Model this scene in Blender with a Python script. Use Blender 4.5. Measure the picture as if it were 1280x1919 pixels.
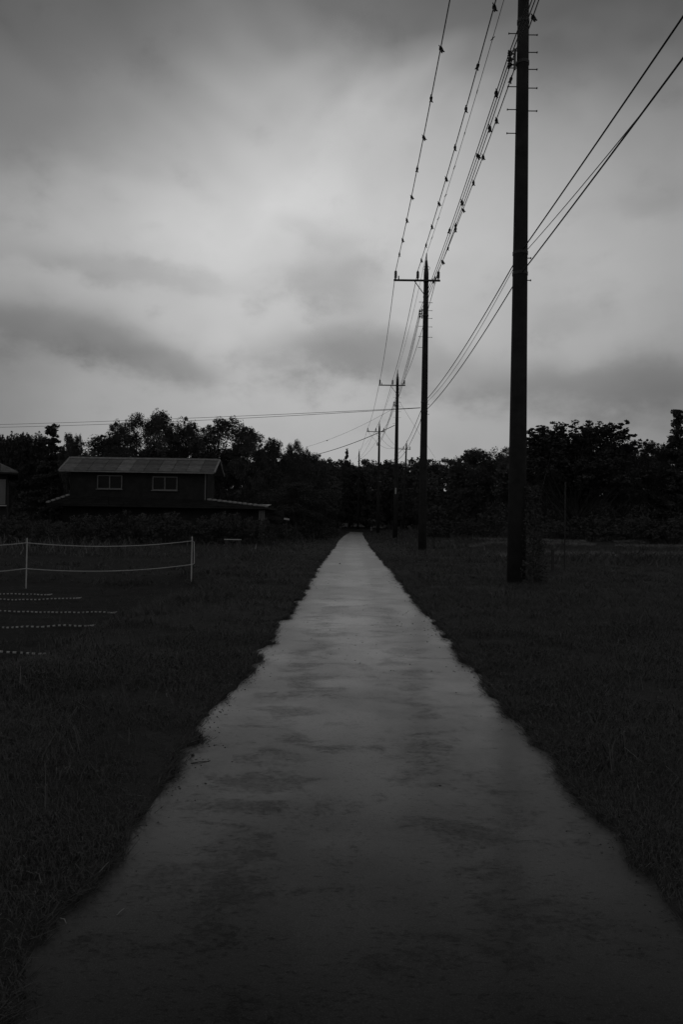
import bpy, math, random
import numpy as np
from mathutils import Vector, Matrix

# ------------------------------------------------------------------ scene, camera, light
for o in list(bpy.data.objects): bpy.data.objects.remove(o)
S = bpy.context.scene
COL = S.collection
R = math.radians
rng = np.random.default_rng(7)
random.seed(7)

F, CX, CY = 1386.0, 640.0, 959.5          # focal length and centre in photo pixels
CAM = Vector((0, 0, 1.4))
roll = R(0.95)
yv = Vector((20, -23.5, -F)).normalized()   # the lane's direction (+Y) seen by the camera
u = Vector((math.sin(roll), math.cos(roll), 0)); u.z = -(u.x*yv.x + u.y*yv.y)/yv.z
zv = u.normalized(); xv = yv.cross(zv).normalized()
C2W = Matrix((xv, yv, zv))                 # camera -> world
cam_d = bpy.data.cameras.new('camera'); cam = bpy.data.objects.new('camera', cam_d); COL.objects.link(cam)
cam.matrix_world = Matrix.Translation(CAM) @ C2W.to_4x4()
cam_d.sensor_fit = 'VERTICAL'; cam_d.sensor_height = 36; cam_d.lens = F/1919*36
cam_d.clip_start = 0.05; cam_d.clip_end = 6000
S.camera = cam

def ray(px, py): return C2W @ Vector((px-CX, -(py-CY), -F))
def at(px, py, Y):
    d = ray(px, py); return CAM + d*(Y/d.y)
def azel(px, py):
    d = ray(px, py).normalized(); return math.atan2(d.x, d.y), math.asin(d.z)

S.view_settings.view_transform = 'Standard'; S.view_settings.look = 'None'
S.view_settings.gamma = 1; S.view_settings.use_curve_mapping = False
S.view_settings.exposure = 0
S.cycles.use_denoising = True
S.cycles.max_bounces = 5; S.cycles.diffuse_bounces = 2; S.cycles.glossy_bounces = 3; S.cycles.transparent_max_bounces = 4

SUN_EL, SUN_AZ = R(20), R(-6)
sun_d = bpy.data.lights.new('sun', 'SUN'); sun_d.energy = 0.04; sun_d.angle = R(50); sun_d.color = (1, 1, 1)
sun = bpy.data.objects.new('sun', sun_d); COL.objects.link(sun)
sun.rotation_euler = Vector((math.sin(SUN_AZ)*math.cos(SUN_EL), math.cos(SUN_AZ)*math.cos(SUN_EL), math.sin(SUN_EL))).to_track_quat('Z', 'Y').to_euler()

class NT:
    """small helper for node trees"""
    def __init__(s, tree): s.t = tree; s.n = tree.nodes; s.l = tree.links
    def new(s, typ, **kw):
        n = s.n.new(typ)
        for k, v in kw.items(): setattr(n, k, v)
        return n
    def put(s, v, sock):
        if hasattr(v, 'is_output'): s.l.new(v, sock)
        else: sock.default_value = v
    def m(s, op, a, b=0.0, c=None, clamp=False):
        n = s.new('ShaderNodeMath', operation=op, use_clamp=clamp)
        s.put(a, n.inputs[0]); s.put(b, n.inputs[1])
        if c is not None: s.put(c, n.inputs[2])
        return n.outputs[0]
    def vm(s, op, a, b=(0, 0, 0)):
        n = s.new('ShaderNodeVectorMath', operation=op); s.put(a, n.inputs[0]); s.put(b, n.inputs[1]); return n.outputs[0]
    def noise(s, vec, scale, detail=4, rough=.55, dist=0.0):
        n = s.new('ShaderNodeTexNoise'); s.put(vec, n.inputs['Vector'])
        n.inputs['Scale'].default_value = scale; n.inputs['Detail'].default_value = detail
        n.inputs['Roughness'].default_value = rough; n.inputs['Distortion'].default_value = dist
        return n.outputs['Fac']
    def ramp(s, fac, pts, interp='LINEAR'):
        n = s.new('ShaderNodeValToRGB'); n.color_ramp.interpolation = interp
        e = n.color_ramp.elements
        while len(e) < len(pts): e.new(0.5)
        for i, (p, v) in enumerate(pts): e[i].position = p; e[i].color = (v, v, v, 1)
        s.put(fac, n.inputs[0]); return n.outputs[0]
    def sstep(s, x, a, b):
        n = s.new('ShaderNodeMapRange', interpolation_type='SMOOTHSTEP'); s.put(x, n.inputs[0])
        n.inputs[1].default_value = a; n.inputs[2].default_value = b; n.inputs[3].default_value = 0; n.inputs[4].default_value = 1
        return n.outputs[0]
    def mix(s, f, a, b):
        return s.m('ADD', s.m('MULTIPLY', a, s.m('SUBTRACT', 1.0, f)), s.m('MULTIPLY', b, f))

# ---- sky: heavy grey overcast, brighter towards the horizon, dark cloud deck overhead
W = bpy.data.worlds.new('World'); S.world = W; W.use_nodes = True
nt = NT(W.node_tree); nt.n.clear()
tc = nt.new('ShaderNodeTexCoord').outputs['Generated']
sep = nt.new('ShaderNodeSeparateXYZ'); nt.l.new(tc, sep.inputs[0]); dx, dy, dz = sep.outputs
dzp = nt.m('MAXIMUM', dz, 0.0)
el = nt.m('ARCSINE', dzp); az = nt.m('ARCTAN2', dx, dy)
cb = nt.new('ShaderNodeCombineXYZ')                  # cloud sheet: direction projected onto a flat layer
inv = nt.m('ADD', dzp, 0.16)
nt.put(nt.m('DIVIDE', dx, inv), cb.inputs[0]); nt.put(nt.m('DIVIDE', dy, inv), cb.inputs[1]); cb.inputs[2].default_value = 3.7
P = cb.outputs[0]
ab = nt.new('ShaderNodeCombineXYZ'); nt.put(az, ab.inputs[0]); nt.put(nt.m('MULTIPLY', el, 1.5), ab.inputs[1]); ab.inputs[2].default_value = 1.3
A = ab.outputs[0]
n_big = nt.noise(P, 0.55, 2, .5); n_mid = nt.noise(A, 5.0, 3, .52, .1); n_fine = nt.noise(A, 13.0, 5, .6, .1)
n_w1 = nt.noise(A, 3.2, 3, .55, .4)
# elevation warped by slow noise so that the edge of the upper deck is not a straight band
elw = nt.m('ADD', el, nt.m('ADD', nt.m('MULTIPLY', nt.m('SUBTRACT', n_w1, .5), .22), nt.m('MULTIPLY', nt.m('SUBTRACT', n_mid, .5), .06)))
deg = lambda d: d/90.0
base = nt.ramp(nt.m('DIVIDE', elw, math.pi/2), [(0, .40), (deg(7), .46), (deg(15), .54), (deg(22), .58), (deg(27), .44), (deg(31), .27), (deg(35), .155), (deg(42), .115), (1, .09)], 'LINEAR')
# the light comes from behind the clouds ahead: the sky dims away from it
azg = nt.m('ABSOLUTE', nt.m('SUBTRACT', az, azel(600, 500)[0]))
glow = nt.ramp(nt.m('DIVIDE', azg, math.pi), [(0, 1.0), (8/180, .95), (16/180, .80), (26/180, .60), (60/180, .60), (1, .60)], 'LINEAR')
base = nt.m('MULTIPLY', base, glow)
azw = nt.m('ADD', az, nt.m('ADD', nt.m('MULTIPLY', nt.m('SUBTRACT', n_mid, .5), .16), nt.m('MULTIPLY', nt.m('SUBTRACT', n_fine, .5), .10)))
ele = nt.m('ADD', el, nt.m('ADD', nt.m('MULTIPLY', nt.m('SUBTRACT', n_w1, .5), .09), nt.m('MULTIPLY', nt.m('SUBTRACT', n_fine, .5), .06)))
def blob(px, py, wx, wy, power=1.0):
    a0, e0 = azel(px, py)
    q = nt.m('ADD', nt.m('POWER', nt.m('ABSOLUTE', nt.m('DIVIDE', nt.m('SUBTRACT', azw, a0), wx/F)), 2.0),
             nt.m('POWER', nt.m('ABSOLUTE', nt.m('DIVIDE', nt.m('SUBTRACT', ele, e0), wy/F)), 2.0))
    return nt.m('POWER', 2.718, nt.m('MULTIPLY', q, -power))
lum = base
# darker clouds hanging under the bright deck (position in the sky, breadth, height, depth)
for px, py, wx, wy, k in [(60, 620, 210, 58, .36), (275, 672, 150, 48, .38), (-60, 180, 300, 170, .42), (1300, -20, 200, 120, .10), (640, 665, 190, 62, .47), (635, 515, 95, 80, .30), (600, 430, 90, 20, .10),
                          (1110, 590, 110, 40, .16), (1200, 725, 330, 55, .40), (1230, 375, 110, 26, .10), (250, 500, 260, 26, .20), (-40, 700, 190, 130, .26), (1270, 770, 160, 50, .18),
                          (330, 90, 330, 60, .10), (900, 700, 200, 60, .20)]:
    lum = nt.m('MULTIPLY', lum, nt.m('SUBTRACT', 1.0, nt.m('MULTIPLY', nt.sstep(nt.m('ADD', blob(px, py, wx, wy), nt.m('MULTIPLY', nt.m('SUBTRACT', n_fine, .5), .50)), .0, 1.05), k*.92)))
for px, py, wx, wy, k in [(330, 390, 260, 90, .13), (420, 665, 40, 60, .10), (560, 600, 60, 30, .05), (760, 110, 180, 80, .22), (700, 240, 240, 80, .12), (640, 390, 200, 70, .10), (1240, 520, 160, 90, .14)]:
    lum = nt.m('MULTIPLY', lum, nt.m('ADD', 1.0, nt.m('MULTIPLY', blob(px, py, wx, wy), k)))
# the same kind of cloud goes on all round the sky
low = nt.m('MULTIPLY', nt.sstep(el, R(3), R(9)), nt.m('SUBTRACT', 1.0, nt.sstep(el, R(17), R(24))))
away = nt.sstep(nt.m('ABSOLUTE', az), R(27), R(40))
lum = nt.m('MULTIPLY', lum, nt.m('SUBTRACT', 1.0, nt.m('MULTIPLY', nt.m('MULTIPLY', low, away), nt.m('MULTIPLY', nt.sstep(n_w1, .42, .62), .45))))
lum = nt.m('MULTIPLY', lum, nt.m('ADD', .86, nt.m('MULTIPLY', n_mid, .18)))
lum = nt.m('MULTIPLY', lum, nt.m('ADD', .93, nt.m('MULTIPLY', n_fine, .14)))
lum = nt.m('MULTIPLY', lum, nt.m('ADD', .90, nt.m('MULTIPLY', n_big, .20)))
sky = nt.new('ShaderNodeTexSky', sky_type='NISHITA'); sky.sun_disc = False
sky.sun_elevation = R(6); sky.sun_rotation = SUN_AZ; sky.air_density = 1; sky.dust_density = 4
bw = nt.new('ShaderNodeRGBToBW'); nt.l.new(sky.outputs[0], bw.inputs[0])
STR = 0.1
W.cycles.sampling_method = 'NONE'
tot = nt.m('ADD', nt.m('MULTIPLY', lum, 1.0/STR), nt.m('MULTIPLY', nt.m('MINIMUM', bw.outputs[0], 3.0), .02))
bg = nt.new('ShaderNodeBackground'); nt.l.new(tot, bg.inputs[0]); bg.inputs[1].default_value = STR
wo = nt.new('ShaderNodeOutputWorld'); nt.l.new(bg.outputs[0], wo.inputs[0])

# ------------------------------------------------------------------ materials (the photograph is black and white: greys)
def material(name, lo, hi, scale=8, rough=.8, spec=.3, bump=0.0, bscale=None, coords='Object', stretch=(1, 1, 1), island=0.0, metallic=0.0, detail=4):
    m = bpy.data.materials.new(name); m.use_nodes = True
    k = NT(m.node_tree); b = k.n['Principled BSDF']
    t = k.new('ShaderNodeTexCoord').outputs[coords]
    t = k.vm('MULTIPLY', t, stretch)
    n = k.noise(t, scale, detail, .6)
    col = k.ramp(n, [(.3, lo), (.7, hi)])
    if island:
        g = k.new('ShaderNodeNewGeometry').outputs['Random Per Island']
        f = k.m('ADD', 1-island/2, k.m('MULTIPLY', g, island))
        col = k.m('MULTIPLY', col, f)
    k.put(col, b.inputs['Base Color']); b.inputs['Roughness'].default_value = rough
    b.inputs['Specular IOR Level'].default_value = spec; b.inputs['Metallic'].default_value = metallic
    if bump:
        bn = k.new('ShaderNodeBump'); bn.inputs['Strength'].default_value = bump; bn.inputs['Distance'].default_value = .02
        k.put(k.noise(t, bscale or scale*4, 5, .6), bn.inputs['Height']); k.l.new(bn.outputs[0], b.inputs['Normal'])
    return m

M = {}
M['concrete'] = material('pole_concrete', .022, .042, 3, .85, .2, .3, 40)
M['steel'] = material('galvanised_steel', .03, .055, 20, .6, .4)
M['porcelain'] = material('insulator_glaze', .07, .1, 10, .3, .5)
M['rubber'] = material('cable_sheath', .03, .045, 30, .6, .3)
M['bark'] = material('bark', .03, .07, 6, .9, .1, .6, 30, stretch=(1, 1, .3))
M['leaf'] = material('leaf', .07, .10, .5, .85, .1, island=.4)
M['leaf_dark'] = material('leaf_dark', .065, .095, .5, .85, .1, island=.4)
M['needle'] = material('needle', .055, .08, .6, .85, .1, island=.4)
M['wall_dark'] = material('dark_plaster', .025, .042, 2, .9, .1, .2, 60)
M['board'] = material('pale_board', .14, .22, 3, .8, .2, .2, 30, stretch=(1, 1, .2))
M['tile'] = material('roof_tile', .09, .26, 2.4, .5, .4, .15, 40, stretch=(1, 3, 3), island=.5, detail=6)
tm = M['tile']; k = NT(tm.node_tree); bs = k.n['Principled BSDF']; lk = bs.inputs['Base Color'].links[0].from_socket
k.put(k.m('MULTIPLY', lk, k.m('ADD', .6, k.m('MULTIPLY', k.new('ShaderNodeObjectInfo').outputs['Random'], .6))), bs.inputs['Base Color'])
M['tile_cap'] = material('ridge_tile', .2, .36, 6, .5, .4, island=.4)
M['sheet'] = material('zinc_sheet', .42, .55, 5, .5, .5, stretch=(6, .4, 1))
M['alu'] = material('window_aluminium', .16, .23, 10, .5, .4)
M['white'] = material('white_plastic', .42, .56, 12, .5, .4)
M['rope'] = material('pale_rope', .42, .58, 60, .8, .2, stretch=(1, 1, 1))
M['cord'] = material('black_cord', .03, .045, 30, .7, .2)
M['stone'] = material('stone', .04, .09, 30, .8, .2, .5, 90)
M['twig'] = material('twig', .04, .07, 60, .9, .1)
M['straw'] = material('straw', .22, .36, 40, .8, .2)
g = bpy.data.materials.new('window_glass'); g.use_nodes = True; b = g.node_tree.nodes['Principled BSDF']
b.inputs['Base Color'].default_value = (.012, .012, .012, 1); b.inputs['Roughness'].default_value = .08; b.inputs['IOR'].default_value = 1.2; M['glass'] = g

def grass_mat(name, lo, hi, straw):
    m = bpy.data.materials.new(name); m.use_nodes = True
    k = NT(m.node_tree); b = k.n['Principled BSDF']
    t = k.new('ShaderNodeTexCoord').outputs['Object']
    n = k.noise(t, .9, 4, .6); col = k.ramp(n, [(.3, lo), (.7, hi)])
    g = k.new('ShaderNodeNewGeometry').outputs['Random Per Island']
    col = k.m('MULTIPLY', col, k.m('ADD', .78, k.m('MULTIPLY', g, .44)))
    dry = k.m('GREATER_THAN', g, 1-straw)
    k.put(k.mix(dry, col, .24), b.inputs['Base Color'])
    b.inputs['Roughness'].default_value = .7; b.inputs['Specular IOR Level'].default_value = .2
    return m
M['grass'] = grass_mat('grass_blade', .075, .12, .004)
M['grass_far'] = grass_mat('field_grass_blade', .065, .115, .02)
M['dry_grass'] = grass_mat('dry_grass_blade', .2, .34, .1)
M['weed'] = grass_mat('weed_blade', .08, .15, .05)

# ground: damp soil under the grass
gm = bpy.data.materials.new('damp_soil'); gm.use_nodes = True
k = NT(gm.node_tree); b = k.n['Principled BSDF']; t = k.new('ShaderNodeTexCoord').outputs['Object']
n1 = k.noise(t, .35, 5, .6); n2 = k.noise(t, 9, 6, .65)
k.put(k.ramp(k.m('ADD', k.m('MULTIPLY', n1, .5), k.m('MULTIPLY', n2, .5)), [(.35, .035), (.65, .075)]), b.inputs['Base Color'])
src = b.inputs['Base Color'].links[0].from_socket
sg = k.new('ShaderNodeSeparateXYZ'); k.l.new(t, sg.inputs[0]); wob = k.m('MULTIPLY', k.m('SUBTRACT', n1, .5), 2.0)
till = k.m('MULTIPLY', k.m('MULTIPLY', k.sstep(k.m('SUBTRACT', wob, sg.outputs[0]), 3.0, 3.9), k.sstep(sg.outputs[1], 4, 5)), k.m('SUBTRACT', 1.0, k.sstep(k.m('ADD', sg.outputs[1], wob), 44, 50)))
k.put(k.m('MULTIPLY', src, k.m('SUBTRACT', 1.0, k.m('MULTIPLY', till, .5))), b.inputs['Base Color'])   # freshly dug wet earth is darker
b.inputs['Roughness'].default_value = .95; b.inputs['Specular IOR Level'].default_value = .1
bn = k.new('ShaderNodeBump'); bn.inputs['Strength'].default_value = .8; bn.inputs['Distance'].default_value = .05
k.put(k.noise(t, 14, 6, .7), bn.inputs['Height']); k.l.new(bn.outputs[0], b.inputs['Normal'])
M['ground'] = gm

# road: old asphalt, wet; worn rough patches along the wheel tracks, smooth films of water elsewhere
rm = bpy.data.materials.new('wet_asphalt'); rm.use_nodes = True
k = NT(rm.node_tree); b = k.n['Principled BSDF']; t = k.new('ShaderNodeTexCoord').outputs['Object']
sp = k.new('ShaderNodeSeparateXYZ'); k.l.new(t, sp.inputs[0]); X, Y, Z = sp.outputs
ts = k.vm('MULTIPLY', t, (1.0, .45, 1.0))
broad = k.noise(ts, .8, 4, .55); streak = k.noise(k.vm('MULTIPLY', t, (.8, 1.3, 1)), 2.6, 5, .66, .5); grit = k.noise(t, 140, 2, .7); crumb = k.noise(k.vm('MULTIPLY', t, (1, 1.3, 1)), 34, 4, .7, .4)
def band(x0, w): return k.m('POWER', 2.718, k.m('MULTIPLY', k.m('POWER', k.m('DIVIDE', k.m('SUBTRACT', X, x0), w), 2.0), -1.0))
tracks = k.m('ADD', band(-.42, .22), band(.58, .24))
ragged = k.m('ADD', k.m('MULTIPLY', streak, .75), k.m('MULTIPLY', crumb, .35))
worn = k.sstep(k.m('ADD', ragged, k.m('MULTIPLY', tracks, .10)), .58, .72)
pit = k.sstep(k.m('ADD', crumb, k.m('MULTIPLY', worn, .13)), .60, .66)
fleck = k.sstep(k.m('ADD', k.noise(k.vm('MULTIPLY', t, (.55, 1.5, 1)), 48, 3, .7, .3), k.m('MULTIPLY', worn, .03)), .585, .66)
stone_ = k.sstep(k.noise(t, 210, 2, .6), .50, .68)
wet = k.sstep(k.m('ADD', broad, k.m('MULTIPLY', worn, -.25)), .40, .62)
rough = k.mix(wet, .23, .14)
rough = k.m('ADD', rough, k.m('MULTIPLY', worn, .06)); rough = k.m('ADD', rough, k.m('MULTIPLY', k.m('MAXIMUM', pit, fleck), .10))
k.put(rough, b.inputs['Roughness'])
k.put(k.m('SUBTRACT', k.mix(wet, .82, 1.0), k.m('ADD', k.m('MULTIPLY', k.m('ADD', worn, pit), .08), k.m('MULTIPLY', fleck, .28))), b.inputs['Sheen Weight'])
col = k.ramp(k.m('ADD', k.m('MULTIPLY', crumb, .6), k.m('MULTIPLY', grit, .4)), [(.25, .006), (.75, .028)])
col = k.m('MULTIPLY', col, k.m('SUBTRACT', 1.0, k.m('MULTIPLY', k.m('MAXIMUM', pit, fleck), .6)))
col = k.m('ADD', col, k.m('MULTIPLY', stone_, .022))
k.put(col, b.inputs['Base Color'])
b.inputs['IOR'].default_value = 1.06; b.inputs['Sheen Roughness'].default_value = .305; b.inputs['Coat IOR'].default_value = 1.09; b.inputs['Coat Roughness'].default_value = .22
film = k.sstep(k.m('ADD', k.m('MULTIPLY', broad, .6), k.m('MULTIPLY', k.noise(k.vm('MULTIPLY', t, (.5, 1.1, 1)), 1.1, 3, .6), .4)), .42, .58)
k.put(k.m('SUBTRACT', k.mix(film, .45, 1.0), k.m('MULTIPLY', k.m('MAXIMUM', worn, fleck), .4)), b.inputs['Coat Weight'])   # patchy film of water
bn = k.new('ShaderNodeBump'); bn.inputs['Strength'].default_value = .10; bn.inputs['Distance'].default_value = .003
k.put(k.m('ADD', k.m('MULTIPLY', crumb, 1.2), k.m('MULTIPLY', k.m('MULTIPLY', grit, .5), k.m('SUBTRACT', 1.0, k.m('MULTIPLY', wet, .8)))), bn.inputs['Height'])
k.l.new(bn.outputs[0], b.inputs['Normal']); M['road'] = rm

# ------------------------------------------------------------------ mesh helpers
def tri_mesh(name, V, T):
    """mesh from numpy triangles"""
    me = bpy.data.meshes.new(name)
    me.vertices.add(len(V)); me.vertices.foreach_set('co', np.asarray(V, np.float32).ravel())
    n = len(T); me.loops.add(n*3); me.loops.foreach_set('vertex_index', np.asarray(T, np.int32).ravel())
    me.polygons.add(n); me.polygons.foreach_set('loop_start', np.arange(0, n*3, 3, dtype=np.int32))
    me.update(calc_edges=True); return me

class MB:
    def __init__(s): s.v = []; s.f = []
    def add(s, V, Fc):
        o = len(s.v); s.v += [tuple(p) for p in V]; s.f += [tuple(i+o for i in q) for q in Fc]; return s
    def box(s, c, d, rz=0.0, ry=0.0, rx=0.0):
        m = Matrix.Rotation(rz, 3, 'Z') @ Matrix.Rotation(ry, 3, 'Y') @ Matrix.Rotation(rx, 3, 'X')
        V = [Vector(c) + m @ Vector((x*d[0]/2, y*d[1]/2, z*d[2]/2)) for x in (-1, 1) for y in (-1, 1) for z in (-1, 1)]
        return s.add(V, [(0, 1, 3, 2), (4, 6, 7, 5), (0, 4, 5, 1), (2, 3, 7, 6), (0, 2, 6, 4), (1, 5, 7, 3)])
    def tube(s, pts, rad, seg=6, caps=True):
        pts = [Vector(p) for p in pts]; n = len(pts)
        if not hasattr(rad, '__len__'): rad = [rad]*n
        V = []; prev = None
        for i, p in enumerate(pts):
            d = (pts[min(i+1, n-1)] - pts[max(i-1, 0)]).normalized()
            if prev is None:
                a = Vector((0, 0, 1)) if abs(d.z) < .9 else Vector((1, 0, 0)); e = d.cross(a).normalized()
            else: e = (prev - d*prev.dot(d)).normalized()
            prev = e; g_ = d.cross(e)
            V += [p + (e*math.cos(2*math.pi*j/seg) + g_*math.sin(2*math.pi*j/seg))*rad[i] for j in range(seg)]
        Fc = [(i*seg+j, i*seg+(j+1) % seg, (i+1)*seg+(j+1) % seg, (i+1)*seg+j) for i in range(n-1) for j in range(seg)]
        if caps: Fc += [tuple(range(seg))[::-1], tuple((n-1)*seg+j for j in range(seg))]
        return s.add(V, Fc)
    def lathe(s, prof, c=(0, 0, 0), seg=12):
        return s.tube([(c[0], c[1], c[2]+z) for r, z in prof], [r for r, z in prof], seg) if all(prof[i][1] < prof[i+1][1] for i in range(len(prof)-1)) else None
    def build(s, name, mat, parent=None, smooth=False, mesh_only=False):
        me = bpy.data.meshes.new(name); me.from_pydata(s.v, [], s.f); me.update()
        me.materials.append(M[mat])
        if smooth: me.polygons.foreach_set('use_smooth', [True]*len(me.polygons))
        return me if mesh_only else link(name, me, parent)
def link(name, data, parent=None, loc=None, rz=None):
    o = bpy.data.objects.new(name, data); COL.objects.link(o)
    if parent: o.parent = parent
    if loc is not None: o.location = loc
    if rz is not None: o.rotation_euler = (0, 0, rz)
    return o
def tag(o, label=None, cat=None, group=None, kind=None):
    if label: o['label'] = label
    if cat: o['category'] = cat
    if group: o['group'] = group
    if kind: o['kind'] = kind
    return o
def empty(name, loc, label, cat, group=None, rz=0.0):
    o = bpy.data.objects.new(name, None); COL.objects.link(o); o.location = loc; o.rotation_euler = (0, 0, rz)
    o.empty_display_size = .2
    return tag(o, label, cat, group)

# value noise for terrain
_G = rng.random((256, 256))
def vn(x, y):
    x = np.asarray(x, float); y = np.asarray(y, float); xi = np.floor(x).astype(int); yi = np.floor(y).astype(int)
    fx = x-xi; fy = y-yi; fx = fx*fx*(3-2*fx); fy = fy*fy*(3-2*fy)
    a = _G[xi % 256, yi % 256]; b_ = _G[(xi+1) % 256, yi % 256]; c = _G[xi % 256, (yi+1) % 256]; d = _G[(xi+1) % 256, (yi+1) % 256]
    return (a*(1-fx)+b_*fx)*(1-fy)+(c*(1-fx)+d*fx)*fy
def fbm(x, y, o=3): return sum(vn(x*2**i+17*i, y*2**i+31*i)/2**i for i in range(o))/sum(1/2**i for i in range(o))
def ss(x, a, b_): t_ = np.clip((x-a)/(b_-a), 0, 1); return t_*t_*(3-2*t_)
def bend(y): return .25*ss(y, 60, 110) + .5*ss(y, 95, 140) - 16*np.maximum(0, (y-132)/20)**2
def rag(y, o): return (vn(y*1.1+o, y*0+o)-.5)*.07 + (ss(vn(y*3.3+o, y*0+2*o), .35, .65)-.5)*.045
def edge_l(y): return -.95 + bend(y) + rag(y, 3.3) - .15*ss(y, 13, 26)
def edge_r(y): return 1.20 + bend(y) + rag(y, 9.1) + .06*ss(y, 40, 70) + .05*np.exp(-((y-4.25)/.35)**2)
def outside(x, y): return np.maximum(edge_l(y)-x, x-edge_r(y)) + (fbm(x*6+40, y*4.2, 2)-.5)*.16
def ground_z(x, y):
    x = np.asarray(x, float); y = np.asarray(y, float)
    d = outside(x, y)
    z = -.07 + .105*ss(d, -.05, .04)
    z = z + ss(d, .05, .7)*(.03 + .08*(fbm(x*1.1, y*1.1, 3)-.35))
    left = ss(-x, 2.9, 3.4)*(1-ss(y, 16, 18)); z = z - .16*left + left*.05*(fbm(x*3, y*4, 2)-.5)     # tilled plot left of the verge
    far = ss(np.abs(x-1.5), 5, 9)*ss(y, 20, 30)
    z = z + far*.25*(fbm(x*.12, y*.25, 3)-.4)
    for yb, wb, hb in ((31, .7, .28), (41, .9, .42), (52, 1.1, .4)):                                    # grassy banks between plots on the right
        z = z + hb*np.exp(-((y-yb-.04*(x-8)+.6*(vn(x*.2, x*0+yb)-.5))/wb)**2)*ss(x, 5, 8)
    z = z + ss(d, 4, 9)*ss(y, 58, 75)*1.0*fbm(x*.1, y*.1, 2)
    return z + ss(y, 165, 260)*12 + ss(np.abs(x), 45, 120)*ss(y, 40, 90)*6*(1-ss(y, 165, 260))

# ------------------------------------------------------------------ setting
xs = np.concatenate([[-2500, -1200, -500, -250], np.arange(-160, -30, 5), np.arange(-30, -5, .8), np.arange(-5, -1.6, .14), np.arange(-1.6, -.5, .045), [-.2, .2, .5],
                     np.arange(.8, 1.9, .045), np.arange(1.9, 5, .14), np.arange(5, 30, .8), np.arange(30, 165, 5), [250, 500, 1200, 2500]])
ys = np.concatenate([[-300, -100, -30, -12, -5], np.arange(-3, 1.5, .5), np.arange(1.5, 16, .07), np.arange(16, 34, .16), np.arange(34, 62, .35), np.arange(62, 160, 1.2), np.arange(160, 260, 8), [300, 500, 1000, 2500]])
GX, GY = np.meshgrid(xs, ys); GZ = ground_z(GX, GY)
nc = len(xs); nr = len(ys)
V = np.stack([GX, GY, GZ], -1).reshape(-1, 3)
i0 = (np.arange(nr-1)[:, None]*nc + np.arange(nc-1)[None]).ravel()
T = np.concatenate([np.stack([i0, i0+1, i0+nc+1], 1), np.stack([i0, i0+nc+1, i0+nc], 1)])
me = tri_mesh('ground', V, T); me.materials.append(gm); me.polygons.foreach_set('use_smooth', [True]*len(me.polygons))
tag(link('ground', me), 'dark damp earth of the verges and fields', None, None, 'structure')

# the lane: a strip with a low crown; its edges run in under the grassy verge
ry = np.concatenate([[-12, -5], np.arange(-2, 40, .5), np.arange(40, 152, 1.5)]); rx = np.linspace(-1, 1, 17)
RX = (bend(ry)+.11)[:, None] + rx[None]*1.55; RY = ry[:, None] + 0*rx[None]
RZ = .014*(1-rx[None]**2) - .05*ss(np.abs(rx[None]), .86, 1) + .008*(fbm(RX*.7, RY*.35, 2)-.5)
V = np.stack([RX, RY, RZ], -1).reshape(-1, 3); nc = 17
i0 = (np.arange(len(ry)-1)[:, None]*nc + np.arange(nc-1)[None]).ravel()
T = np.concatenate([np.stack([i0, i0+1, i0+nc+1], 1), np.stack([i0, i0+nc+1, i0+nc], 1)])
me = tri_mesh('road', V, T); me.materials.append(rm); me.polygons.foreach_set('use_smooth', [True]*len(me.polygons))
tag(link('road', me), 'narrow wet asphalt lane running straight to the wood', None, None, 'structure')

# ------------------------------------------------------------------ grass (uncountable: stuff)
def blades(px, py, h, w, lean, droop=.5, seg=2, toward=None):
    n = len(px); pz = ground_z(px, py) - .01
    a = rng.random(n)*2*np.pi; la = rng.random(n)*2*np.pi if toward is None else toward+rng.normal(0, .9, n)
    wx, wy = np.cos(a)*w/2, np.sin(a)*w/2
    lx, ly = np.cos(la)*lean*h, np.sin(la)*lean*h
    b0 = np.stack([px-wx, py-wy, pz], 1); b1 = np.stack([px+wx, py+wy, pz], 1)
    if seg == 1:
        tip = np.stack([px+lx, py+ly, pz+h*(1-.4*lean*droop)], 1)
        V = np.stack([b0, b1, tip], 1).reshape(-1, 3); T = np.arange(3*n).reshape(-1, 3); return V, T
    mz = pz + h*.62
    m0 = np.stack([px+lx*.35-wx*.7, py+ly*.35-wy*.7, mz], 1); m1 = np.stack([px+lx*.35+wx*.7, py+ly*.35+wy*.7, mz], 1)
    tip = np.stack([px+lx, py+ly, pz+h*np.clip(1-droop*lean*.6, .3, 1)], 1)
    V = np.stack([b0, b1, m0, m1, tip], 1).reshape(-1, 3)
    o = (np.arange(n)*5)[:, None]
    T = np.concatenate([o+np.array([[0, 1, 3]]), o+np.array([[0, 3, 2]]), o+np.array([[2, 3, 4]])]); return V, T
def scatter(y0, y1, per_m2, side, xmax=None, marg=1.2):
    """random points on the verges inside a widening wedge round the view"""
    hw = y1*.49 + marg; area = 2*hw*(y1-y0); n = int(area*per_m2)
    x = rng.uniform(-hw, hw, n); y = rng.uniform(y0, y1, n)
    keep = (np.abs(x) < y*.49+marg) & (outside(x, y) > -.02) & ((x < 0) if side < 0 else (x > 0))
    if xmax: keep &= np.abs(x) < xmax
    return x[keep], y[keep]
def in_plot(x, y): return (x < -3.45 + .25*(fbm(y*1.5, y*0, 2)-.5)) & (y < 16.6) & (y > 4.5)
def grass_object(name, lists, mat, label):
    V = []; T = []; o = 0
    for v, t_ in lists: V.append(v); T.append(t_+o); o += len(v)
    me = tri_mesh(name, np.concatenate(V), np.concatenate(T)); me.materials.append(M[mat])
    return tag(link(name, me), label, 'grass', None, 'stuff')
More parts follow.
